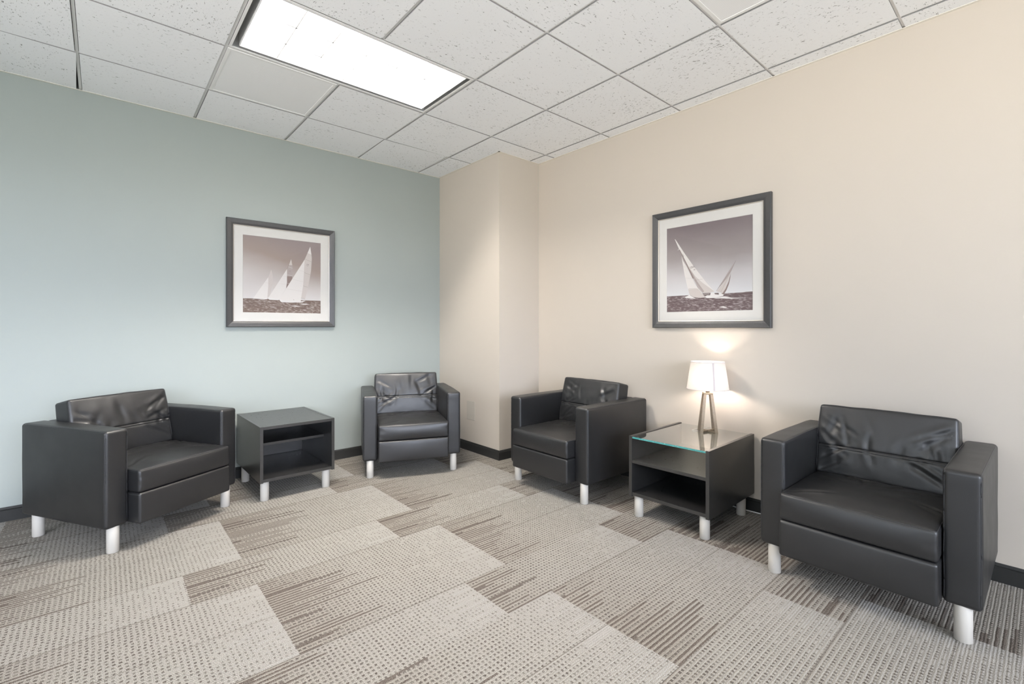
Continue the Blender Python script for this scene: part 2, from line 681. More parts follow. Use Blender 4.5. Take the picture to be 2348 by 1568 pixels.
bm = bmesh.new()
add_box(bm, ROOM_X0 - .1, .1, ROOM_Y0 - .1, .1, -.1, 0)
structure('floor', bm, 'carpet', 'striped grey and brown carpet floor laid in staggered planks', 'floor')
WT = H + .30
bm = bmesh.new()
slab_with_hole(bm, 'y', 0, .1, ROOM_X0 - .1, .1, 0, WT)
structure('wall_left', bm, 'green_paint', 'pale sage green wall behind the sailing fleet picture', 'wall')
bm = bmesh.new()
slab_with_hole(bm, 'x', 0, .1, ROOM_Y0 - .1, 0, 0, WT)
structure('wall_right', bm, 'beige_paint', 'long beige wall behind the lit table lamp', 'wall')
bm = bmesh.new()
slab_with_hole(bm, 'y', ROOM_Y0, -.1, ROOM_X0 - .1, 0, 0, WT, FILL_WINDOWS[0][2:])
structure('wall_front', bm, 'plain_paint', 'off white wall with an added wide window facing the sage wall', 'wall')
bm = bmesh.new()
slab_with_hole(bm, 'x', ROOM_X0, -.1, ROOM_Y0, 0, 0, WT, FILL_WINDOWS[1][2:])
structure('wall_back', bm, 'plain_paint', 'off white wall with an added wide window facing the beige wall', 'wall')
bm = bmesh.new()
add_box(bm, COLX, -.0005, COLY, -.0005, 0, WT - .01)
structure('column', bm, 'beige_paint', 'beige square column boxed into the room corner', 'column')

for n, (ax, w, lo, hi, z0, z1) in enumerate(FILL_WINDOWS):
    root = bpy.data.objects.new('window_%d' % (n + 1), None)
    COL.objects.link(root)
    tag(root, ('unseen four light window added for fill light in the wall facing the sage wall', 'unseen four light window added for fill light in the wall facing the beige wall')[n], 'window', kind='structure')
    fr, pn = bmesh.new(), bmesh.new()

    def wb(bm_, a0, a1, q0, q1, d0, d1):
        if ax == 'y':
            sg = 1 if w < -1 else -1
            add_box(bm_, a0, a1, *sorted((w + sg * d0, w + sg * d1)), q0, q1)
        else:
            add_box(bm_, w + d0, w + d1, a0, a1, q0, q1)
    wb(fr, lo, hi, z0, z0 + .05, -.09, -.03)
    wb(fr, lo, hi, z1 - .05, z1, -.09, -.03)
    for k in range(5):
        a = lo + (hi - lo - .05) * k / 4
        wb(fr, a, a + .05, z0 + .05, z1 - .05, -.09, -.03)
    wb(pn, lo + .05, hi - .05, z0 + .05, z1 - .05, -.062, -.058)
    link('window_frame', fr, 'white_metal', root)
    link('window_pane', pn, 'window_glass', root)


# vinyl wall base: profile swept along a run
def base_profile_run(bm, p0, p1, nrm, m0=0.0, m1=0.0):
    """p0,p1 on the wall line; nrm into the room; m0,m1 lengthen the run per unit of thickness (mitres)"""
    prof = [(0, 0), (.012, 0), (.0115, .066), (.0070, .0685), (.0085, .072), (.0035, .0835), (0, .0835)]
    p0, p1, nrm = Vector(p0), Vector(p1), Vector(nrm)
    d = (p1 - p0).normalized()
    ends = []
    for p, s, mm in ((p0, -1, m0), (p1, 1, m1)):
        ends.append([bm.verts.new(Vector((*(p + nrm * t + d * (s * mm * t)), z))) for t, z in prof])
    n = len(prof)
    for i in range(n):
        bm.faces.new((ends[0][i], ends[0][(i + 1) % n], ends[1][(i + 1) % n], ends[1][i]))
    bm.faces.new(ends[0][::-1])
    bm.faces.new(ends[1])


bm = bmesh.new()
base_profile_run(bm, (ROOM_X0, 0), (COLX, 0), (0, -1), 0, -1)
structure('baseboard_left', bm, 'vinyl_base', 'charcoal vinyl base along the sage green wall', 'baseboard')
bm = bmesh.new()
base_profile_run(bm, (0, COLY), (0, ROOM_Y0), (-1, 0), -1, 0)
structure('baseboard_right', bm, 'vinyl_base', 'charcoal vinyl base along the long beige wall', 'baseboard')
bm = bmesh.new()
base_profile_run(bm, (COLX, 0), (COLX, COLY), (-1, 0), -1, 1)
base_profile_run(bm, (COLX, COLY), (0, COLY), (0, -1), 1, -1)
structure('baseboard_column', bm, 'vinyl_base', 'charcoal vinyl base wrapped round the beige column', 'baseboard')

# ceiling: lay-in tiles under a dark plenum
GXL = [GX - k * T for k in range(-1, 12)]        # x grid lines, index j = 5 - k
TX = lambda j: GX - (5 - j) * T
TY = lambda i: GY - (i - 1) * T
OPEN_CELLS = {(2, 1), (2, 2), (1, 1), (5, 3)}    # (i, j): troffer (two cells), supply diffuser, return grille
TURNED = {(0, -1): (1.7, -.002, -.006), (0, 3): (-1.4, -.006, -.006)}
GAPX, GAPY = .0092, .0062     # half gaps at the main runners and at the cross tees
bm = bmesh.new()
for i in range(0, 13):
    y1, y0 = min(TY(i) - GAPY, -.004), TY(i + 1) + GAPY
    if i == 0:
        y1 = -.004
    y0 = max(y0, ROOM_Y0 + .004)
    if y1 - y0 < .02:
        continue
    for j in range(-5, 6):
        x0, x1 = TX(j) + GAPX, TX(j + 1) - GAPX
        if j == 5:
            x1 = -.004
        x0 = max(x0, ROOM_X0 + .004)
        if x1 - x0 < .02 or (i, j) in OPEN_CELLS:
            continue
        rects = [(x0, x1, y0, y1)]
        # cut round the column
        if x1 > COLX and y1 > COLY:
            rects = []
            if x0 < COLX:
                rects.append((x0, COLX - .004, y0, y1))
            if y0 < COLY:
                rects.append((max(x0, COLX - .004), x1, y0, COLY - .004))
        for r_ in rects:
            before = set(bm.verts)
            add_box(bm, *r_, H, H + .016)
            if (i, j) in TURNED:
                ang, dx, dy = TURNED[(i, j)]
                vs = [v for v in bm.verts if v not in before]
                c = Vector(((r_[0] + r_[1]) / 2, (r_[2] + r_[3]) / 2, 0))
                bmesh.ops.rotate(bm, verts=vs, cent=c, matrix=Matrix.Rotation(math.radians(ang), 3, 'Z'))
                bmesh.ops.translate(bm, verts=vs, vec=(dx, dy, 0))
for f in bm.faces:
    f.normal_update()
    f.material_index = 0 if abs(f.normal.z) > .5 else 1
ceiling = structure('ceiling', bm, ['ceiling_tile', 'tile_edge'], 'white flecked suspended tile ceiling', 'ceiling')
bm = bmesh.new()
for j in range(-4, 6):
    x = TX(j)
    # gaps where the troffer and diffuser sit need no special case: the tees frame them
    ranges = [(ROOM_Y0 + .002, -.002)]
    if x > COLX:
        ranges = [(ROOM_Y0 + .002, COLY - .002)]
    if j == 2:
        ranges = [(ROOM_Y0 + .002, TY(3)), (TY(2), -.002)]
    for a, b in ranges:
        add_box(bm, x - .0066, x + .0066, a, b, H + .006, H + .008)
        add_box(bm, x - .0010, x + .0010, a, b, H + .008, H + .045)
for i in range(1, 13):
    y = TY(i)
    x1 = -.002 if y < COLY else COLX - .002
    js = [TX(j) for j in range(-4, 6)]
    xs = [ROOM_X0 + .002] + [x for x in js if x < x1] + [x1]
    for a, b in zip(xs, xs[1:]):
        add_box(bm, a + .0067, b - .0067, y - .0058, y + .0058, H + .0061, H + .0081)
        add_box(bm, a + .0067, b - .0067, y - .0010, y + .0010, H + .0081, H + .040)
link('tee_grid', bm, 'white_metal', ceiling)
bm = bmesh.new()
add_box(bm, ROOM_X0 - .1, .1, ROOM_Y0 - .1, .1, WT, WT + .08)
structure('ceiling_deck', bm, 'plenum_dark', 'dark deck above the suspended ceiling', 'ceiling')
# wall angle
for n, (a, lab) in enumerate((((ROOM_X0, COLX, -.016, -.0004), 'white wall angle where the sage wall meets the ceiling'),
                              ((-.016, -.0004, ROOM_Y0, COLY), 'white wall angle where the long beige wall meets the ceiling'))):
    bm = bmesh.new()
    add_box(bm, *a, H - .0018, H - .0002)
    if n == 0:
        add_box(bm, COLX - .016, COLX - .0004, COLY - .016, -.016, H - .0018, H - .0002)
    else:
        add_box(bm, COLX - .016, -.016, COLY - .016, COLY - .0004, H - .0018, H - .0002)
    structure('trim_%d' % (n + 1), bm, 'trim_white', lab, 'trim')


# ------------------------------------------------------------------ ceiling fixtures
def troffer(i, j, label):
    x0, x1 = TX(j) + .009, TX(j + 2) - .009
    y1, y0 = TY(i) - .009, TY(i + 1) + .009
    cx, cyy = (x0 + x1) / 2, (y0 + y1) / 2
    t = thing('ceiling_light', label, 'ceiling light', (cx, cyy, H))
    w, d = (x1 - x0) / 2, (y1 - y0) / 2
    sl = .030                                   # open air slot round the louver
    fl = .012
    # pan
    bm = bmesh.new()
    for a in ((-w, -w + .002, -d, d), (w - .002, w, -d, d), (-w + .002, w - .002, -d, -d + .002), (-w + .002, w - .002, d - .002, d)):
        add_box(bm, *a, .004, .135)
    add_box(bm, -w + .002, w - .002, -d + .002, d - .002, .131, .135)
    link('housing', bm, 'slot_grey', t)
    bm = bmesh.new()
    for a in ((-w, -w + fl, -d, d), (w - fl, w, -d, d), (-w + fl, w - fl, -d, -d + fl), (-w + fl, w - fl, d - fl, d)):
        add_box(bm, *a, .000, .004)
    link('flange', bm, 'white_metal', t)
    lw, le, ln, lf = w - fl - sl, w - fl - sl, d - fl - .004, d - fl - sl      # louver extents: -lw..le, -ln..lf
    bm = bmesh.new()
    z0, z1 = .002, .068
    # outer louver frame
    for a in ((-lw, -lw + .004, -ln, lf), (le - .004, le, -ln, lf), (-lw + .004, le - .004, -ln, -ln + .004), (-lw + .004, le - .004, lf - .004, lf)):
        add_box(bm, *a, z0 - .002, z1 + .060)
    L, W_ = le + lw, lf + ln

    def blade(bm, p, a0, a1, along):
        # parabolic blade: thin foot, wide head
        hw = .0028 if along == 'y' else .0046
        prof = [(hw, z0), (hw + .0002, z0 + .014), (.0048, z0 + .030), (.0075, z0 + .047), (.0125, z1)]
        pts = [(-a, z) for a, z in prof[::-1]] + [(a, z) for a, z in prof]
        e = []
        for q in (a0, a1):
            e.append([bm.verts.new((p + s, q, z) if along == 'y' else (q, p + s, z)) for s, z in pts])
        n = len(pts)
        for k in range(n):
            bm.faces.new((e[0][k], e[0][(k + 1) % n], e[1][(k + 1) % n], e[1][k]))
        bm.faces.new(e[0])
        bm.faces.new(e[1][::-1])
    for k in range(1, 6):
        blade(bm, -lw + L * k / 6, -ln + .004, lf - .004, 'y')
    for k in range(1, 3):
        blade(bm, -ln + W_ * k / 3, -lw + .004, le - .004, 'x')
    link('louver', bm, 'louver', t)
    bm = bmesh.new()
    add_box(bm, -lw + .005, le - .005, -ln + .005, lf - .005, .120, .126)
    link('reflector', bm, 'reflector', t)
    for k in range(3):
        bm = bmesh.new()
        yc = -ln + W_ * (k + .5) / 3
        pts = [(x, yc, .098) for x in (-lw + .02, -.2, .2, le - .02)]
        add_tube(bm, pts, .013, 12)
        link('lamp_tube', bm, 'tube_glow', t)
    return t


troffer(2, 1, 'lit two by four foot ceiling light with an eighteen cell white louver')
troffer(8, 1, 'second lit ceiling light farther out from the sage green wall')


def diffuser(i, j, kind, label):
    x0, x1 = TX(j) + .0085, TX(j + 1) - .0085
    y1, y0 = TY(i) - .0085, TY(i + 1) + .0085
    cx, cyy = (x0 + x1) / 2, (y0 + y1) / 2
    t = thing('air_diffuser' if kind == 'supply' else 'return_grille', label, 'air vent', (cx, cyy, H))
    w = (x1 - x0) / 2
    bm = bmesh.new()
    for a in ((-w, -w + .016, -w, w), (w - .016, w, -w, w), (-w + .016, w - .016, -w, -w + .016), (-w + .016, w - .016, w - .016, w)):
        add_box(bm, *a, -.001, .006)
    link('frame', bm, 'white_metal', t)
    bm = bmesh.new()
    add_box(bm, -w + .016, w - .016, -w + .016, w - .016, .0006, .0014)
    link('perforated_face', bm, 'perforated_steel', t)
    bm = bmesh.new()
    e = w - .004
    for a in ((-e, -e + .003, -e, e), (e - .003, e, -e, e), (-e, e, -e, -e + .003), (-e, e, e - .003, e)):
        add_box(bm, *a, .006, .075)
    if kind == 'supply':
        # lid with a round neck, deflector blades inside
        n = 40
        r = .105
        outer = []
        add_box(bm, -e, e, -e, -r, .072, .075)
        add_box(bm, -e, e, r, e, .072, .075)
        add_box(bm, -e, -r, -r, r, .072, .075)
        add_box(bm, r, e, -r, r, .072, .075)
        link('back_pan', bm, 'duct_liner', t)
        bm = bmesh.new()
        add_cyl(bm, 0, 0, .040, .20, r, r, 40, caps=False)
        add_box(bm, -r, r, -r, r, .196, .20)
        link('neck', bm, 'duct_liner', t)
        bm = bmesh.new()
        for k in range(-2, 3):
            add_box(bm, k * .032 - .0015, k * .032 + .0015, -.075, .075, .030, .060)
            add_box(bm, -.075, .075, k * .032 - .0015, k * .032 + .0015, .030, .060)
        link('deflector', bm, 'slot_grey', t)
    else:
        r = .152
        add_box(bm, -e, e, -e, -r, .020, .023)
        add_box(bm, -e, e, r, e, .020, .023)
        add_box(bm, -e, -r, -r, r, .020, .023)
        add_box(bm, r, e, -r, r, .020, .023)
        link('back_pan', bm, 'duct_liner', t)
        bm = bmesh.new()
        for a in ((-r, -r + .003, -r, r), (r - .003, r, -r, r), (-r, r, -r, -r + .003), (-r, r, r - .003, r)):
            add_box(bm, *a, .012, .20)
        add_box(bm, -r, r, -r, r, .196, .20)
        link('neck', bm, 'duct_black', t)
    return t


diffuser(1, 1, 'supply', 'white perforated square air diffuser between the ceiling light and the sage wall')
diffuser(5, 3, 'return', 'white perforated square return grille near the beige wall at the top edge')


# ------------------------------------------------------------------ armchairs
CW, CT, CD = .754, .108, .680      # width, arm thickness, depth of arms
ARM_B, ARM_T = .131, .628
PAN_F, PAN_T = .078, .291          # front panel overhang and top
random.seed(3)


def creases(rng, sx, sz, n_corner, n_fold, seam):
    """list of crease segments in face coordinates (u across, v up)"""
    L = []
    for cxs in (-1, 1):
        for cv in (-1, 1):
            for _ in range(n_corner):
                u0 = cxs * sx * rng.uniform(.40, .49)
                v0 = cv * sz * rng.uniform(.10, .46)
                ln = rng.uniform(.06, .17)
                a = math.atan2(-cv * rng.uniform(.35, 1.0), -cxs)
                L.append((u0, v0, u0 + ln * math.cos(a), v0 + ln * math.sin(a), rng.uniform(.0022, .0060), rng.uniform(.007, .013)))
    for _ in range(n_fold):
        u0 = rng.uniform(-.24, .24) * sx / .54
        v0 = rng.uniform(seam + .01, sz * .42)
        L.append((u0, v0, u0 + rng.uniform(-.04, .04), v0 - rng.uniform(.05, .11), rng.uniform(.0020, .0052), rng.uniform(.009, .018)))
    return L


def crease_depth(L, u, v):
    d = 0.0
    for u0, v0, u1, v1, dep, wid in L:
        if abs(u - (u0 + u1) / 2) > .16 or abs(v - (v0 + v1) / 2) > .16:
            continue
        ex, ey = u1 - u0, v1 - v0
        l2 = ex * ex + ey * ey
        s = max(0., min(1., ((u - u0) * ex + (v - v0) * ey) / l2))
        px, py = u - u0 - s * ex, v - v0 - s * ey
        dist = math.hypot(px, py)
        side = (px * ey - py * ex) / math.sqrt(l2)
        fade = .35 + .65 * math.sin(PI * min(1, max(0, s * .8 + .1)))
        d -= dep * fade * (math.exp(-(dist / wid) ** 2) - .45 * math.exp(-((side - wid * 1.9) / (wid * 1.3)) ** 2) * math.exp(-(max(0, dist - 3 * wid) / wid) ** 2))
    return d


ARM_R = .017


def arm_disp(side):
    def disp(p, n):
        # slightly puffed panels
        fx = math.cos(PI * .5 * min(1, abs(p.y) / (CD / 2))) * math.cos(PI * .5 * min(1, abs(p.z) / .25))
        p = p.copy()
        p.x += .004 * fx * (1 if p.x > 0 else -1)
        p.z += .003 * (1 if p.z > 0 else 0) * math.cos(PI * .5 * p.y / (CD / 2))
        k = mnoise.noise(Vector((p.x * 9 + side * 5, p.y * 9, p.z * 9)))
        return p + n * .0012 * k
    return disp


def arm_mesh(side):
    bm = soft_box(CT, CD, ARM_T - ARM_B, ARM_R, .03, arm_disp(side))
    bmesh.ops.translate(bm, verts=bm.verts[:], vec=(side * (CW - CT) / 2, CD / 2, (ARM_T + ARM_B) / 2))
    return bm


def arm_piping(side, s):
    """welt along one top edge and down the front edge of an arm"""
    bm = bmesh.new()
    off = Vector((side * (CW - CT) / 2, CD / 2, (ARM_T + ARM_B) / 2))
    hz = (ARM_T - ARM_B) / 2
    x = s * CT / 2
    edge_seam(bm, [(x, CD / 2 - .03, hz), (x, -CD / 2, hz), (x, -CD / 2, -hz + .02)], (CT, CD, ARM_T - ARM_B), ARM_R, arm_disp(side), lambda p: p + off)
    return bm


def make_chair(name, label, loc, rotz, seed, dent):
    rng = random.Random(seed)
    t = thing(name, label, 'armchair', (*loc, 0), rotz, 'black leather armchairs')
    for side in (-1, 1):
        a = link('armrest', arm_mesh(side), 'black_leather', t, True)
        for s in (-1, 1):
            link('piping', arm_piping(side, s), 'stitch', a, True)
    wi = CW - 2 * CT
    # back frame between the arms
    bm = soft_box(wi - .004, .10, ARM_T - .004 - ARM_B, .014, .05)
    bmesh.ops.translate(bm, verts=bm.verts[:], vec=(0, CD - .052, (ARM_T - .004 + ARM_B) / 2))
    link('back_frame', bm, 'black_leather', t, True)
    # front panel and seat deck
    ph = PAN_T - ARM_B
    pd = .30

    def disp_p(p, n):
        p = p.copy()
        if p.y < 0:
            p.y -= .006 * math.cos(PI * .5 * min(1, abs(p.x) / (wi / 2))) * math.cos(PI * .5 * min(1, abs(p.z) / (ph / 2)))
        return p + n * .0012 * mnoise.noise(Vector((p.x * 8 + seed, p.y * 8, p.z * 8)))
    bm = soft_box(wi - .003, pd, ph, .013, .025, disp_p)
    bmesh.ops.translate(bm, verts=bm.verts[:], vec=(0, -PAN_F + pd / 2, (PAN_T + ARM_B) / 2))
    add_box(bm, -wi / 2 + .003, wi / 2 - .003, -PAN_F + pd + .002, CD - .105, ARM_B + .02, PAN_T - .01)
    link('front_panel', bm, 'black_leather', t, True)
    # seat cushion
    sw, sd, sh = wi - .005, .62, .118
    y_front = -.074
    L = creases(rng, sw, sd, 2, 0, 0)
    for _ in range(10):
        u0, v0 = rng.uniform(-.16, .16) + dent[0], rng.uniform(-.02, .16) + dent[1]
        a = rng.uniform(.3, 2.8)
        ln = rng.uniform(.05, .13)
        L.append((u0, v0, u0 + ln * math.cos(a), v0 + ln * math.sin(a), rng.uniform(.0030, .0075), rng.uniform(.011, .022)))

    def disp_s(p, n):
        q = p.copy()
        cu = math.cos(PI * .5 * min(1, abs(p.x) / (sw / 2)))
        cv = math.cos(PI * .5 * min(1, abs(p.y) / (sd / 2)))
        if p.z > 0:
            q.z += .020 * (cu ** .6) * (cv ** .6)
            q.z -= .010 * math.exp(-((p.x - dent[0]) ** 2 + (p.y - dent[1]) ** 2) / .018)
            wgt = min(1, n.z * 2) if n.z > 0 else 0
            q.z += crease_depth(L, p.x, p.y) * wgt
            q.z += .0022 * mnoise.noise(Vector((p.x * 11 + seed * 3, p.y * 11, 0))) * cu
        if p.y < -sd / 2 + .03:
            zz = p.z / (sh / 2)
            q.y -= .012 * (1 - zz * zz) * (cu ** .5) if abs(zz) < 1 else 0
            # pulled corners
            e = max(0, abs(p.x) / (sw / 2) - .78) / .22
            q.y += .0035 * e * mnoise.noise(Vector((p.x * 14, seed, p.z * 38)))
        # seam across the seat near the back
        if p.z > 0 and abs(p.y - .17) < .012:
            q.z -= .0035 * math.exp(-((p.y - .17) / .0035) ** 2)
        return q
    bm = soft_box(sw, sd, sh, .013, .0075, disp_s, ((), (.166, .170, .174), ()))
    bmesh.ops.translate(bm, verts=bm.verts[:], vec=(0, y_front + sd / 2, PAN_T + .001 + sh / 2))
    cu = link('seat_cushion', bm, 'black_leather', t, True)
    bm = bmesh.new()
    off_s = Vector((0, y_front + sd / 2, PAN_T + .001 + sh / 2))
    edge_seam(bm, [(-sw / 2, .12, sh / 2), (-sw / 2, -sd / 2, sh / 2), (sw / 2, -sd / 2, sh / 2), (sw / 2, .12, sh / 2)], (sw, sd, sh), .013, disp_s, lambda p: p + off_s)
    link('piping', bm, 'stitch', cu, True)
    # back cushion, leaning
    bw, bd, bh = wi - .006, .125, .350
    seam = -.028 + rng.uniform(-.006, .006)
    L2 = creases(rng, bw, bh, 4, 13, seam)

    def disp_b(p, n):
        q = p.copy()
        cu = math.cos(PI * .5 * min(1, abs(p.x) / (bw / 2)))
        cv = math.cos(PI * .5 * min(1, abs(p.z) / (bh / 2)))
        if p.y < 0:
            wgt = min(1, max(0, -n.y if abs(n.z) < .999 or True else 0) * 1.0)
            inner = 1.0 if (abs(p.x) < bw / 2 - .018 and abs(p.z) < bh / 2 - .018) else .25
            q.y -= .020 * (cu ** .55) * (cv ** .55)
            q.y -= crease_depth(L2, p.x, p.z) * inner
            q.y -= .0025 * mnoise.noise(Vector((p.x * 10 + seed * 7, p.z * 10, 1.7))) * inner
            q.y += .0050 * math.exp(-((p.z - seam) / .0040) ** 2)
            q.y += .0022 * math.exp(-((p.z - seam + .013) / .0025) ** 2)
        if p.z > bh / 2 - .03:
            q.z += .004 * cu + .002 * mnoise.noise(Vector((p.x * 12 + seed, 0, 0)))
        if abs(p.x) > bw / 2 - .02:
            q.x += .006 * cv * (1 if p.x > 0 else -1) * (1 if p.z > 0 else .3)
        return q
    ex = tuple(seam + d for d in (-.0155, -.013, -.0105, -.006, -.003, 0, .003, .006))
    bm = soft_box(bw, bd, bh, .014, .0075, disp_b, ((), (), ex))
    lean = math.atan2(.078, .337)
    bmesh.ops.rotate(bm, verts=bm.verts[:], cent=(0, 0, 0), matrix=Matrix.Rotation(-lean, 3, 'X'))
    bmesh.ops.translate(bm, verts=bm.verts[:], vec=(0, .452 + bd / 2 * math.cos(lean), .577 - .012))
    bc = link('back_cushion', bm, 'black_leather', t, True)
    bm = bmesh.new()
    R = Matrix.Rotation(-lean, 3, 'X')
    off = Vector((0, .452 + bd / 2 * math.cos(lean), .577 - .012))
    edge_seam(bm, [(-bw / 2, -bd / 2, -bh / 2 + .03), (-bw / 2, -bd / 2, bh / 2), (bw / 2, -bd / 2, bh / 2), (bw / 2, -bd / 2, -bh / 2 + .03)],
              (bw, bd, bh), .014, disp_b, lambda p: R @ p + off)
    link('piping', bm, 'stitch', bc, True)
    # feet
    for sx_ in (-1, 1):
        for yy_ in (.032, CD - .045):
            bm = bmesh.new()
            add_cyl(bm, sx_ * (CW / 2 - .054), yy_, 0, ARM_B + .006, .0265, .0265, 36, bevel=.002)
            link('leg', bm, 'foot_paint', t)
    return t


def facing(deg):
    return math.radians(deg + 90)


make_chair('armchair', 'black leather armchair turned diagonally beside the closed top table, away from the corner', (-2.732, -.782), facing(-59.4), 11, (.05, .02))
make_chair('armchair', 'black leather armchair set in the corner between the closed top table and the column', (-1.233, -.809), facing(-112.24), 23, (-.03, .06))
make_chair('armchair', 'black leather armchair between the column and the glass topped table', (-.723, -1.759), facing(-179.97), 37, (.03, .02))
make_chair('armchair', 'black leather armchair against the beige wall past the lamp table, nearest the camera', (-.706, -3.553), facing(179.71), 53, (.0, .08))


# ------------------------------------------------------------------ side tables
def table_legs(t, W, D, u, lx, ly, lyb, r=.0268):
    for sx_ in (-1, 1):
        for yy_ in (ly, D - lyb):
            bm = bmesh.new()
            add_cyl(bm, sx_ * (W / 2 - lx), yy_, 0, u, r, r, 36, bevel=.002)
            link('leg', bm, 'foot_paint', t)


def panel(t, name, a, mat='espresso_laminate', bevel=.0012):
    bm = bmesh.new()
    add_box(bm, *a, bevel=bevel)
    return link(name, bm, mat, t)


# closed top
W, D, HT, U, P = .488, .640, .499, .129, .020
t = thing('side_table', 'dark laminate side table with a closed top and set back shelf between two armchairs', 'side table', (-2.049, -.697, 0), facing(-89.13), 'square side tables')
for s in (-1, 1):
    xa, xb = sorted((s * W / 2, s * (W / 2 - P)))
    panel(t, 'side_panel', (xa, xb, 0, D, U, HT))
wi = W / 2 - P - .0004
panel(t, 'top', (-wi, wi, .001, D, HT - P - .001, HT - .001))
panel(t, 'shelf', (-wi, wi, .150, D - .014, .341, .359))
panel(t, 'bottom_panel', (-wi, wi, .002, D, U + .004, U + .024))
panel(t, 'back_panel', (-wi, wi, D - .0132, D - .001, U + .0245, HT - P - .0015))
table_legs(t, W, D, U + .004, .042, .057, .065)

# glass top
W, D, HT, U = .500, .615, .489, .120
TB = thing('side_table', 'dark laminate side table with a clear glass top carrying the lit lamp', 'side table', (-.631, -2.640, 0), facing(-178.81), 'square side tables')
for s in (-1, 1):
    xa, xb = sorted((s * W / 2, s * (W / 2 - P)))
    panel(TB, 'side_panel', (xa, xb, 0, D, U, HT))
wi = W / 2 - P - .0004
panel(TB, 'shelf', (-wi, wi, .003, D - .002, .325, .344))
panel(TB, 'bottom_panel', (-wi, wi, .003, D, U + .008, U + .028))
panel(TB, 'back_panel', (-wi, wi, D - .0132, D - .001, U + .0285, .3245))
bm = bmesh.new()
g0, g1 = HT - .014, HT - .004
add_box(bm, -wi + .001, wi - .001, .004, D - .003, g0, g1)
bm.faces.ensure_lookup_table()
for f in bm.faces:
    f.material_index = 1 if f.calc_center_median().y < .006 else 0
gt = link('glass_top', bm, ['glass_clear', 'glass_edge'], TB)
gt['label'] = 'clear glass sheet with a teal edge'
for s in (-1, 1):
    for yy_ in (.05, D - .06):
        bm = bmesh.new()
        add_box(bm, s * wi - (.012 if s > 0 else 0), s * wi + (0 if s > 0 else .012), yy_, yy_ + .012, g0 - .006, g0)
        link('glass_rest', bm, 'foot_paint', TB)
table_legs(TB, W, D, U + .008, .044, .041, .090)

# ------------------------------------------------------------------ table lamp
GZ = g1 + .0003
LX, LY = -.152, -2.648
lamp = thing('table_lamp', 'lit table lamp with a white linen shade on the glass topped table', 'lamp', (LX, LY, GZ), math.radians(-53))
foot, top, zt = .044, .0190, .735 - GZ
bw_ = .0085


def bar(bm, a, b, ha, hb):
    """square bar from a to b; half widths along local x and y"""
    vs = []
    for p in (a, b):
        vs.append([bm.verts.new((p[0] + sx_ * ha, p[1] + sy_ * hb, p[2])) for sx_, sy_ in ((-1, -1), (1, -1), (1, 1), (-1, 1))])
    for k in range(4):
        bm.faces.new((vs[0][k], vs[0][(k + 1) % 4], vs[1][(k + 1) % 4], vs[1][k]))
    bm.faces.new(vs[0][::-1])
    bm.faces.new(vs[1])


for sx_ in (-1, 1):
    for sy_ in (-1, 1):
        bm = bmesh.new()
        bar(bm, (sx_ * foot, sy_ * foot, 0), (sx_ * top, sy_ * top, zt), bw_, bw_ * .8)
        link('leg', bm, 'antique_brass', lamp)
bm = bmesh.new()
for a in (PI / 4, -PI / 4):
    before = set(bm.verts)
    L_ = foot * 1.414 - .004
    add_box(bm, -L_, L_, -.0055, .0055, .002, .0105)
    bmesh.ops.rotate(bm, verts=[v for v in bm.verts if v not in before], cent=(0, 0, 0), matrix=Matrix.Rotation(a, 3, 'Z'))
link('cross_base', bm, 'antique_brass', lamp)
bm = bmesh.new()
o_ = top + bw_
add_box(bm, -o_, o_, -o_, o_, zt - .010, zt + .002, bevel=.002)
add_cyl(bm, 0, 0, zt + .002, zt + .030, .012, .012, 24)
add_cyl(bm, 0, 0, zt + .030, zt + .055, .017, .017, 24)
link('cap_and_socket', bm, 'antique_brass', lamp)
sb, stp = .760 - GZ, .932 - GZ
rb_, rt_ = .126, .1015
bm = bmesh.new()
n = 72
rings = []
for r_, z_ in ((rb_, sb), (rb_ - (rb_ - rt_) * .5, (sb + stp) / 2), (rt_, stp), (rt_ - .0015, stp), (rb_ - .0015 - (rb_ - rt_) * .5, (sb + stp) / 2), (rb_ - .0015, sb)):
    rings.append([bm.verts.new((r_ * math.cos(2 * PI * k / n), r_ * math.sin(2 * PI * k / n), z_)) for k in range(n)])
for a in (0, 1):
    for k in range(n):
        bm.faces.new((rings[a][k], rings[a][(k + 1) % n], rings[a + 1][(k + 1) % n], rings[a + 1][k])).smooth = True
shade = link('lamp_shade', bm, 'shade_linen', lamp)
for r_, z_ in ((rb_, sb), (rt_, stp)):
    bm = bmesh.new()
    add_tube(bm, [(r_ * math.cos(2 * PI * k / 64), r_ * math.sin(2 * PI * k / 64), z_) for k in range(64)], .0018, 6, True)
    link('rim', bm, 'shade_tape', shade)
bm = bmesh.new()
# overlap tape of the shade, facing the room
ca = math.radians(-154 + 53 + 18)
prev = None
for k in range(9):
    f = k / 8
    r_ = rb_ + (rt_ - rb_) * f + .0012
    z_ = sb + (stp - sb) * f
    row_ = [bm.verts.new(((r_ + dr) * math.cos(ca + da), (r_ + dr) * math.sin(ca + da), z_)) for da, dr in ((-.042, 0), (.042, 0), (.042, -.0008), (-.042, -.0008))]
    if prev:
        for q in range(4):
            bm.faces.new((prev[q], prev[(q + 1) % 4], row_[(q + 1) % 4], row_[q]))
    prev = row_
link('seam', bm, 'shade_tape', shade)
bm = bmesh.new()
bmesh.ops.create_uvsphere(bm, u_segments=20, v_segments=12, radius=.024, matrix=Matrix.Translation((0, 0, zt + .082)))
link('bulb', bm, 'bulb_glow', lamp, True)
bm = bmesh.new()
for k in range(3):
    a = 2 * PI * k / 3 + .4
    zz_ = stp - .012
    add_tube(bm, [(.003 * math.cos(a), .003 * math.sin(a), zz_), ((rt_ - .002) * math.cos(a), (rt_ - .002) * math.sin(a), zz_)], .0012, 6)
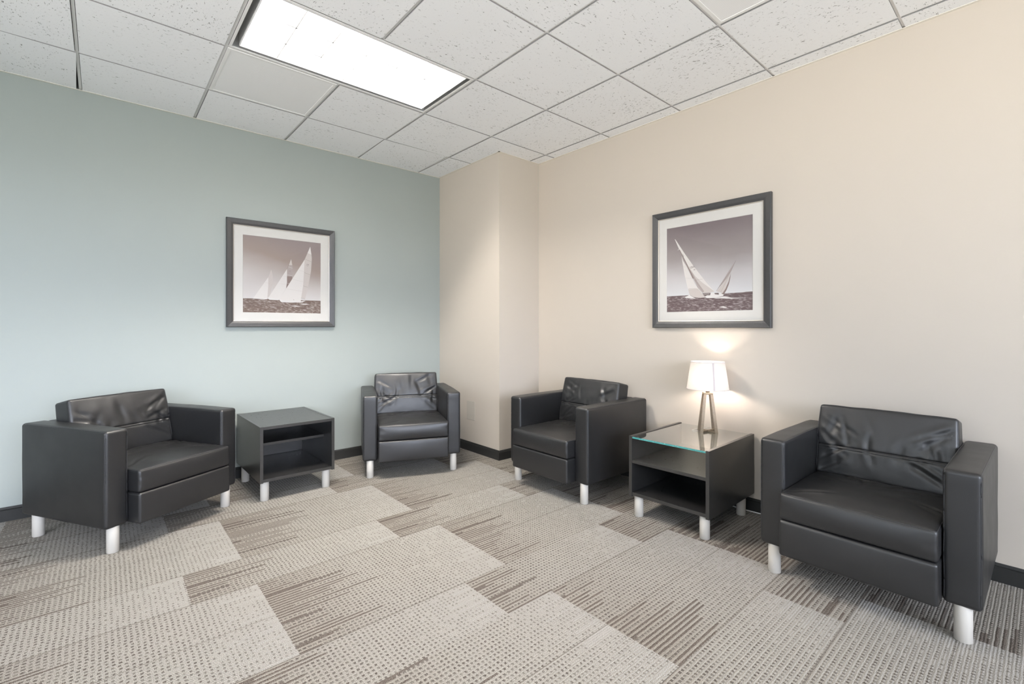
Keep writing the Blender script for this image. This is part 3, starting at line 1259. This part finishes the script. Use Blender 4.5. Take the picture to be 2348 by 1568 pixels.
for sgn in (-1, 1):
    add_tube(bm, smooth_path([(sgn * .014, 0, zt + .032), (sgn * .04, 0, zt + .075), (sgn * .036, 0, zt + .13), (0, 0, stp - .012)], 6), .0012, 6)
link('harp', bm, 'antique_brass', lamp)
bm = bmesh.new()
Ri = Matrix.Rotation(math.radians(53), 3, 'Z')
cw = [(-.185, -2.60, GZ + .003), (-.205, -2.585, GZ + .003), (-.19, -2.565, GZ + .003), (-.12, -2.575, GZ + .003), (-.05, -2.59, GZ + .003),
      (-.0135, -2.595, GZ + .003), (-.0075, -2.60, GZ - .03), (-.0075, -2.61, .40), (-.0075, -2.62, .26)]
add_tube(bm, [Ri @ (Vector(p) - Vector((LX, LY, GZ))) for p in smooth_path(cw, 8)], .0011, 6)
link('cord', bm, 'cord_clear', lamp)

# cable on the floor along the wall base
bm = bmesh.new()
pts = [(-.020, -2.45, .005), (-.019, -2.70, .005), (-.020, -2.86, .005), (-.024, -2.95, .012), (-.030, -2.985, .04), (-.028, -3.0, .055), (-.022, -3.015, .03), (-.020, -3.05, .006), (-.019, -3.25, .005), (-.020, -3.60, .005)]
add_tube(bm, smooth_path(pts, 8), .0036, 8)
tag(link('power_cable', bm, 'cord_white'), 'thin white cable on the carpet along the wall base behind the lamp table', 'cable')

# blank plate on the column
bm = bmesh.new()
add_box(bm, COLX - .0032, COLX - .0002, -.60, -.475, .289, .464, bevel=.0014)
tag(link('wall_plate', bm, 'switch_plate'), 'small white blank wall plate on the column beside the corner armchair', 'wall plate')


# ------------------------------------------------------------------ pictures
def rect_frame(bm, x0, x1, z0, z1, prof, mi=0):
    """mitred moulding round a rectangle; prof: (inset from the outer edge, y)"""
    rings = []
    for ins, y in prof:
        rings.append([bm.verts.new(p) for p in ((x0 + ins, y, z0 + ins), (x1 - ins, y, z0 + ins), (x1 - ins, y, z1 - ins), (x0 + ins, y, z1 - ins))])
    n = len(rings)
    for a in range(n):
        b = (a + 1) % n
        for k in range(4):
            bm.faces.new((rings[a][k], rings[a][(k + 1) % 4], rings[b][(k + 1) % 4], rings[b][k])).material_index = mi


def text_faces(bm, body, size, mat4, mi):
    cu = bpy.data.curves.new('lettering', 'FONT')
    cu.body = body
    cu.size = size
    cu.align_x = 'CENTER'
    cu.align_y = 'CENTER'
    ob = bpy.data.objects.new('lettering', cu)
    me = bpy.data.meshes.new_from_object(ob)
    me.transform(mat4)
    n0 = len(bm.faces)
    bm.from_mesh(me)
    bm.faces.ensure_lookup_table()
    for f in bm.faces[n0:]:
        f.material_index = mi
    bpy.data.objects.remove(ob)
    bpy.data.curves.remove(cu)
    bpy.data.meshes.remove(me)


PRINT_MATS = ['sail_white', 'sail_pale', 'sail_grey', 'sail_dim', 'ink_line', 'ink_soft', 'foam_white']


def picture(label, loc, rotz, img, polys, lines, texts, printmat):
    """loc: wall point at the frame centre; front faces local -Y"""
    t = thing('framed_picture', label, 'picture', loc, rotz, 'framed sailing photographs')
    w, h = .406, .4135
    bm = bmesh.new()
    rect_frame(bm, -w, w, -h, h, [(0, -.002), (0, -.026), (.004, -.031), (.030, -.026), (.040, -.022), (.046, -.020), (.046, -.010), (.03, -.002)])
    link('frame', bm, 'charcoal_moulding', t)
    bm = bmesh.new()
    rect_frame(bm, -w + .0455, w - .0455, -h + .0455, h - .0455, [(0, -.012), (0, -.0215), (.003, -.0205), (.0042, -.017), (.0042, -.012)])
    link('fillet', bm, 'silver_fillet', t)
    x0, x1, z0, z1 = img
    bm = bmesh.new()
    a, b = w - .046, h - .046
    # mat with bevelled opening
    rect_y = (-.0125, -.0105)
    outer = [bm.verts.new(p) for p in ((-a, rect_y[0], -b), (a, rect_y[0], -b), (a, rect_y[0], b), (-a, rect_y[0], b))]
    inn = [bm.verts.new(p) for p in ((x0, rect_y[0], z0), (x1, rect_y[0], z0), (x1, rect_y[0], z1), (x0, rect_y[0], z1))]
    inb = [bm.verts.new(p) for p in ((x0 + .002, rect_y[1], z0 + .002), (x1 - .002, rect_y[1], z0 + .002), (x1 - .002, rect_y[1], z1 - .002), (x0 + .002, rect_y[1], z1 - .002))]
    for k in range(4):
        q = (k + 1) % 4
        bm.faces.new((outer[k], outer[q], inn[q], inn[k]))
        bm.faces.new((inn[k], inn[q], inb[q], inb[k]))
    link('mat_board', bm, 'mat_board', t)
    # print: flat sheet, its picture laid out in its own plane
    bm = bmesh.new()
    pw, ph_ = x1 - x0, z1 - z0
    add_box(bm, -.004, pw + .004, -.0005, .001, -.004, ph_ + .004)
    lay = [-.0006]

    def P(s, q):
        return (s * pw, lay[0], q * ph_)
    for mi, pts in polys:
        lay[0] -= .00004
        vs = [bm.verts.new(P(*p)) for p in pts]
        f = bm.faces.new(vs)
        f.material_index = mi + 1
    for mi, wd, pts in lines:
        lay[0] -= .00004
        for (s0, q0), (s1, q1) in zip(pts, pts[1:]):
            a_, b_ = Vector(P(s0, q0)), Vector(P(s1, q1))
            d_ = (b_ - a_).normalized()
            nn = Vector((-d_.z, 0, d_.x)) * wd / 2
            vs = [bm.verts.new(v) for v in (a_ + nn, b_ + nn, b_ - nn, a_ - nn)]
            bm.faces.new(vs).material_index = mi + 1
    for body, size, s, q, ang, mi in texts:
        lay[0] -= .00004
        m4 = Matrix.Translation(P(s, q)) @ Matrix.Rotation(-math.radians(ang), 4, 'Y') @ Matrix.Rotation(PI / 2, 4, 'X')
        text_faces(bm, body, size, m4, mi + 1)
    link('print', bm, [printmat] + PRINT_MATS, t, loc=(x0, -.0095, z0))
    bm = bmesh.new()
    add_box(bm, -a - .002, a + .002, -.0157, -.0140, -b - .002, b + .002)
    link('glazing', bm, 'picture_glass', t)
    bm = bmesh.new()
    add_box(bm, -w + .004, w - .004, -.006, -.0008, -h + .004, h - .004)
    link('backing', bm, 'slot_grey', t)
    return t


WH, PALE, GREY, DIM, INK, SOFT, FOAM = range(7)
polys1 = [
    (PALE, [(.362, .309), (.374, .366), (.383, .351), (.393, .432), (.413, .388), (.386, .336)]),
    (PALE, [(.307, .472), (.343, .574), (.362, .491), (.365, .385), (.316, .201), (.295, .184), (.307, .363)]),
    (WH, [(.127, .192), (.307, .472), (.307, .363), (.295, .184)]),
    (GREY, [(.548, .600), (.596, .739), (.615, .628), (.610, .451), (.530, .334), (.542, .414)]),
    (DIM, [(.542, .500), (.612, .500), (.610, .440), (.530, .334), (.542, .414)]),
    (PALE, [(.566, .655), (.596, .739), (.611, .655)]),
    (WH, [(.307, .200), (.542, .597), (.542, .414), (.530, .337), (.448, .193), (.386, .178)]),
    (PALE, [(.777, .749), (.852, .934), (.868, .830), (.874, .771), (.864, .599), (.822, .366), (.783, .206), (.726, .214), (.757, .388), (.770, .598)]),
    (WH, [(.815, .842), (.852, .934), (.868, .822)]),
    (WH, [(.448, .193), (.777, .749), (.770, .598), (.757, .388), (.729, .208), (.723, .165), (.469, .156)]),
    (FOAM, [(.119, .192), (.292, .191), (.286, .178), (.127, .182)]),
    (FOAM, [(.292, .206), (.386, .191), (.445, .187), (.434, .171), (.321, .173)]),
    (FOAM, [(.428, .193), (.506, .168), (.723, .167), (.786, .176), (.748, .156), (.591, .144), (.469, .147)]),
    (FOAM, [(.56, .10), (.66, .106), (.73, .098), (.65, .094)]),
    (FOAM, [(.70, .128), (.80, .135), (.84, .127), (.76, .121)]),
]
lines1 = [
    (SOFT, .0012, [(.822, .836), (.867, .820)]), (INK, .0012, [(.786, .751), (.870, .722)]), (SOFT, .0010, [(.700, .593), (.770, .582)]),
    (INK, .0012, [(.773, .566), (.851, .539)]), (SOFT, .0010, [(.619, .464), (.757, .437)]), (INK, .0011, [(.754, .382), (.818, .365)]),
    (SOFT, .0010, [(.545, .328), (.742, .306)]), (SOFT, .0008, [(.491, .500), (.542, .492)]), (SOFT, .0008, [(.445, .396), (.533, .387)]),
    (SOFT, .0010, [(.777, .749), (.770, .598), (.757, .388), (.729, .208)]), (INK, .0010, [(.542, .598), (.595, .739)]),
    (WH, .0016, [(.560, .628), (.612, .615)]), (WH, .0016, [(.548, .520), (.612, .512)]), (WH, .0016, [(.548, .405), (.575, .400)]),
    (SOFT, .0008, [(.307, .472), (.307, .363), (.295, .184)]), (INK, .0018, [(.726, .212), (.780, .200)]), (INK, .0024, [(.628, .190), (.633, .178)]),
    (SOFT, .0008, [(.27, .40), (.307, .392)]), (SOFT, .0008, [(.310, .385), (.363, .375)]),
]
texts1 = [('12', .022, .816, .672, 75, INK), ('12', .014, .833, .517, 75, SOFT), ('12', .014, .581, .570, 75, DIM)]
picture('framed sepia photograph of a sailboat fleet with upright sails on the sage wall', (-1.960, 0, 1.5675), 0.0,
        (-.295, .293, -.3015, .2985), polys1, lines1, texts1, 'print_sepia')

polys2 = [
    (INK, [(.86, .186), (1.0, .186), (1.0, .196), (.93, .196)]),
    (FOAM, [(.471, .164), (.551, .202), (.653, .196), (.694, .177), (.682, .163), (.605, .146), (.502, .148)]),
    (INK, [(.447, .207), (.545, .205), (.539, .178), (.465, .181)]),
    (INK, [(.587, .200), (.635, .200), (.638, .180), (.593, .186)]),
    (PALE, [(.768, .420), (.746, .345), (.694, .234), (.659, .204), (.611, .216), (.635, .243), (.705, .331)]),
    (GREY, [(.822, .533), (.771, .422), (.723, .346), (.599, .216), (.611, .227), (.694, .349), (.751, .435)]),
    (DIM, [(.769, .405), (.764, .355), (.748, .288), (.723, .227), (.694, .180), (.676, .190), (.712, .240), (.746, .320)]),
    (PALE, [(.746, .320), (.712, .240), (.676, .190), (.659, .202), (.694, .234)]),
    (WH, [(.103, .867), (.120, .849), (.228, .684), (.339, .526), (.403, .442), (.490, .329), (.590, .217), (.527, .206), (.447, .210), (.390, .276), (.339, .382), (.280, .508), (.214, .643), (.164, .731)]),
    (PALE, [(.280, .508), (.307, .487), (.364, .404), (.440, .332), (.590, .217), (.527, .206), (.447, .210), (.390, .276), (.339, .382)]),
    (GREY, [(.280, .508), (.330, .440), (.385, .345), (.470, .225), (.447, .210), (.390, .276), (.339, .382)]),
    (DIM, [(.164, .731), (.171, .731), (.290, .500), (.345, .382), (.339, .376), (.329, .385), (.270, .515)]),
    (WH, [(.193, .657), (.214, .594), (.261, .516), (.313, .408), (.364, .308), (.415, .239), (.484, .158), (.403, .156), (.339, .168), (.294, .197), (.261, .308), (.228, .445), (.208, .557)]),
    (PALE, [(.275, .262), (.330, .262), (.392, .262), (.415, .239), (.484, .158), (.403, .156), (.339, .168), (.294, .197)]),
    (FOAM, [(.234, .172), (.294, .194), (.339, .165), (.371, .148), (.248, .160)]),
    (FOAM, [(.58, .140), (.694, .160), (.78, .140), (.929, .132), (.78, .130), (.66, .138)]),
    (FOAM, [(.64, .046), (.69, .052), (.734, .034), (.69, .034)]),
]
lines2 = [
    (SOFT, .0010, [(.208, .527), (.248, .520)]), (SOFT, .0010, [(.238, .391), (.332, .382)]), (INK, .0008, [(.280, .268), (.377, .265)]),
    (INK, .0008, [(.287, .513), (.332, .521)]), (INK, .0008, [(.364, .359), (.453, .364)]), (INK, .0008, [(.768, .420), (.659, .204)]),
    (INK, .0010, [(.760, .420), (.611, .220)]), (INK, .0012, [(.822, .533), (.768, .420)]), (INK, .0008, [(.769, .405), (.748, .288), (.694, .180)]),
    (WH, .0008, [(.44, .40), (.60, .235)]), (INK, .0020, [(.098, .870), (.108, .862)]), (WH, .0026, [(.145, .727), (.164, .735)]),
    (WH, .0010, [(.33, .385), (.447, .215)]), (WH, .0018, [(.46, .195), (.53, .193)]),
]
texts2 = [('USA', .0185, .328, .508, 12, INK), ('16', .0165, .351, .479, 8, INK), ('USA', .0125, .213, .658, -62, INK)]
picture('framed mauve photograph of two crossing racing yachts above the lit lamp', (0, -2.5745, 1.5615), -PI / 2,
        (-.299, .295, -.3025, .2985), polys2, lines2, texts2, 'print_mauve')
